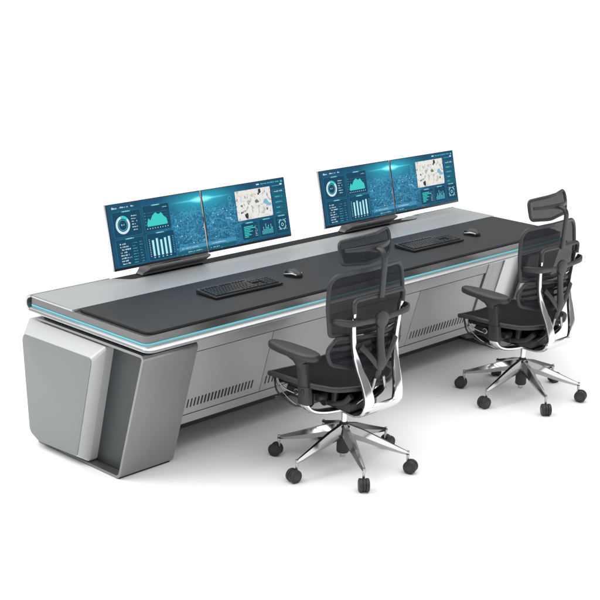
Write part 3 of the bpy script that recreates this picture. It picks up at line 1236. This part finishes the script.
    for s in (-1, 1):
        pts = catmull([(s * .02, -.197, .781), (s * .10, -.196, .785), (s * .18, -.197, .793), (s * .215, -.185, .797), (s * .232, -.150, .797), (s * .240, -.112, .795)], 6)
        wl = lerp_list([.013, .012, .015, .017, .016, .013], 6)
        obj('side_arm', sweep(pts, wl, .0065, (0, 0, 1), sq=3.2), 'plastic', root)
    st = catmull([(.0, -.196, .770), (.0, -.198, .70), (.0, -.205, .63), (.0, -.212, .57), (.0, -.205, .535)], 6)
    obj('lumbar_stem', sweep(st, lerp_list([.030, .023, .024, .032, .022], 6), .009, (1, 0, 0), sq=3.5), 'plastic', root)
    for s in (-1, 1):
        vv = catmull([(s * .125, -.188, .672), (s * .085, -.200, .63), (s * .045, -.208, .585), (s * .01, -.210, .548)], 6)
        obj('lumbar_brace', sweep(vv, .015, .005, (1, 0, 0), sq=3), 'plastic', root)
    for zz in (.735, .700):
        obj('height_notch', boxc((.034, -.198, zz), (.028, .012, .013), .002), 'slot_black', root)
    # lower link from the lumbar down to the mechanism
    lk = catmull([(.0, -.200, .545), (.0, -.185, .49), (0, -.15, .42), (0, -.09, .365)], 6)
    obj('recline_link', sweep(lk, .022, .010, (1, 0, 0), sq=3), 'plastic_dark', root)
    for s in (-1, 1):
        lk = catmull([(s * .03, -.205, .50), (s * .05, -.195, .43), (s * .06, -.13, .36)], 6)
        obj('recline_rod', sweep(lk, .008, .006, (1, 0, 0)), 'steel', root)
    # ---- headrest
    def fh(x, z, d=0.0):
        return Vector((x, -0.092 + 0.60 * x * x + 0.30 * (z - 1.10) + d + 0.9 * (z - 1.10) ** 2 * 3, z))
    ol3 = rpoly([(-.162, 1.042), (0, 1.028), (.170, 1.042), (.188, 1.10), (.202, 1.160), (.09, 1.150), (0, 1.148), (-.09, 1.146), (-.164, 1.142), (-.172, 1.09)],
                [.035, .3, .035, .1, .022, .15, .2, .15, .045, .1], 8)
    obj('headrest_mesh', sheet(ol3, fh, 10, .003), 'mesh_back', root)
    obj('headrest_frame', sweep_outline([fh(x, z) for x, z in ol3], .0085, .0075), 'plastic', root)
    for s in (-1, 1):
        p = catmull([(0, -.150, 1.108), (s * .05, -.145, 1.114), (s * .10, -.128, 1.112), (s * .155, -.092, 1.106)], 6)
        obj('headrest_bracket', sweep(p, lerp_list([.020, .013, .011, .009], 6), .005, (0, 0, 1), sq=3), 'plastic', root)
    stp = catmull([(0, -.192, .885), (0, -.196, .96), (0, -.200, 1.045), (0, -.196, 1.082), (0, -.178, 1.103), (0, -.145, 1.108)], 6)
    obj('headrest_stem', sweep(stp, .0165, .0085, (1, 0, 0), sq=3.4), 'plastic', root)
    # ---- seat
    ols = rpoly([(-.232, .292), (-.262, .15), (-.255, 0), (-.205, -.125), (-.10, -.180), (.10, -.180), (.205, -.125), (.255, 0), (.262, .15), (.232, .292), (0, .305)],
                [.03, .1, .12, .1, .1, .1, .1, .12, .1, .03, .3], 7)
    def fs(x, y, d=0.0):
        t = max(0, (y - .17) / .13)
        q = max(0, (-y - .03) / .15)
        rr2 = (x / .26) ** 2
        return Vector((x, y, .452 + .020 * rr2 - .018 * t * t + .016 * q * q - d))
    obj('seat_mesh', sheet(ols, fs, 10, .004), 'mesh_seat', root)
    obj('seat_frame', sweep_outline([fs(x, y) - Vector((0, 0, .010)) for x, y in ols], .012, .0125, sq=2.6), 'plastic', root)
    # ---- arms
    for s in (-1, 1):
        post = [(.262, .026, .370), (.264, .028, .42), (.266, .036, .48), (.268, .048, .565)]
        p = catmull([(s * x, y - .008, z) for x, y, z in post], 5)
        obj('arm_sleeve', sweep(p[:9], .035, .022, (0, 1, 0), sq=3.5), 'plastic', root)
        obj('arm_post', sweep(p[7:], .031, .018, (0, 1, 0), sq=3.5), 'plastic', root)
        obj('arm_button', boxc((s * .286, .015, .435), (.012, .018, .022), .003), 'plastic_dark', root)
        # support under the pad
        rings = []
        for z, cy, ly_, lx in [(.548, .045, .026, .020), (.570, .055, .040, .024), (.590, .070, .085, .034), (.603, .075, .115, .040)]:
            rings.append([(s * (.270 + lx * math.cos(a)), cy + ly_ * math.sin(a), z) for a in [2 * math.pi * k / 28 for k in range(28)]])
        obj('arm_support', loft(rings), 'plastic', root, ang=60)
        rings = []
        for z, g in [(.598, .80), (.601, .93), (.608, 1.0), (.620, 1.0), (.628, .95), (.632, .84), (.633, .5)]:
            r = []
            for k in range(40):
                a = 2 * math.pi * k / 40
                c_, s_ = math.cos(a), math.sin(a)
                xx = .053 * math.copysign(abs(c_) ** .8, c_) * (1 - .12 * s_)
                yy = .156 * math.copysign(abs(s_) ** .85, s_)
                r.append((s * (.278 + xx * g) + s * .0, .088 + yy * (1 - (1 - g) * .35), z + .012 * (yy / .17) * .3))
            rings.append(r)
        obj('arm_pad', loft(rings), 'plastic', root, ang=60)
    return root


ch1 = make_chair()
ch1.location = (0.946, -0.3365, 0)
ch1['label'] = 'front grey mesh office chair with headrest, facing the left pair of monitors'
ch2 = copy_tree(ch1)
ch2.location = (2.452, -0.3365, 0)
ch2['label'] = 'rear grey mesh office chair with headrest, at the far right end of the desk'
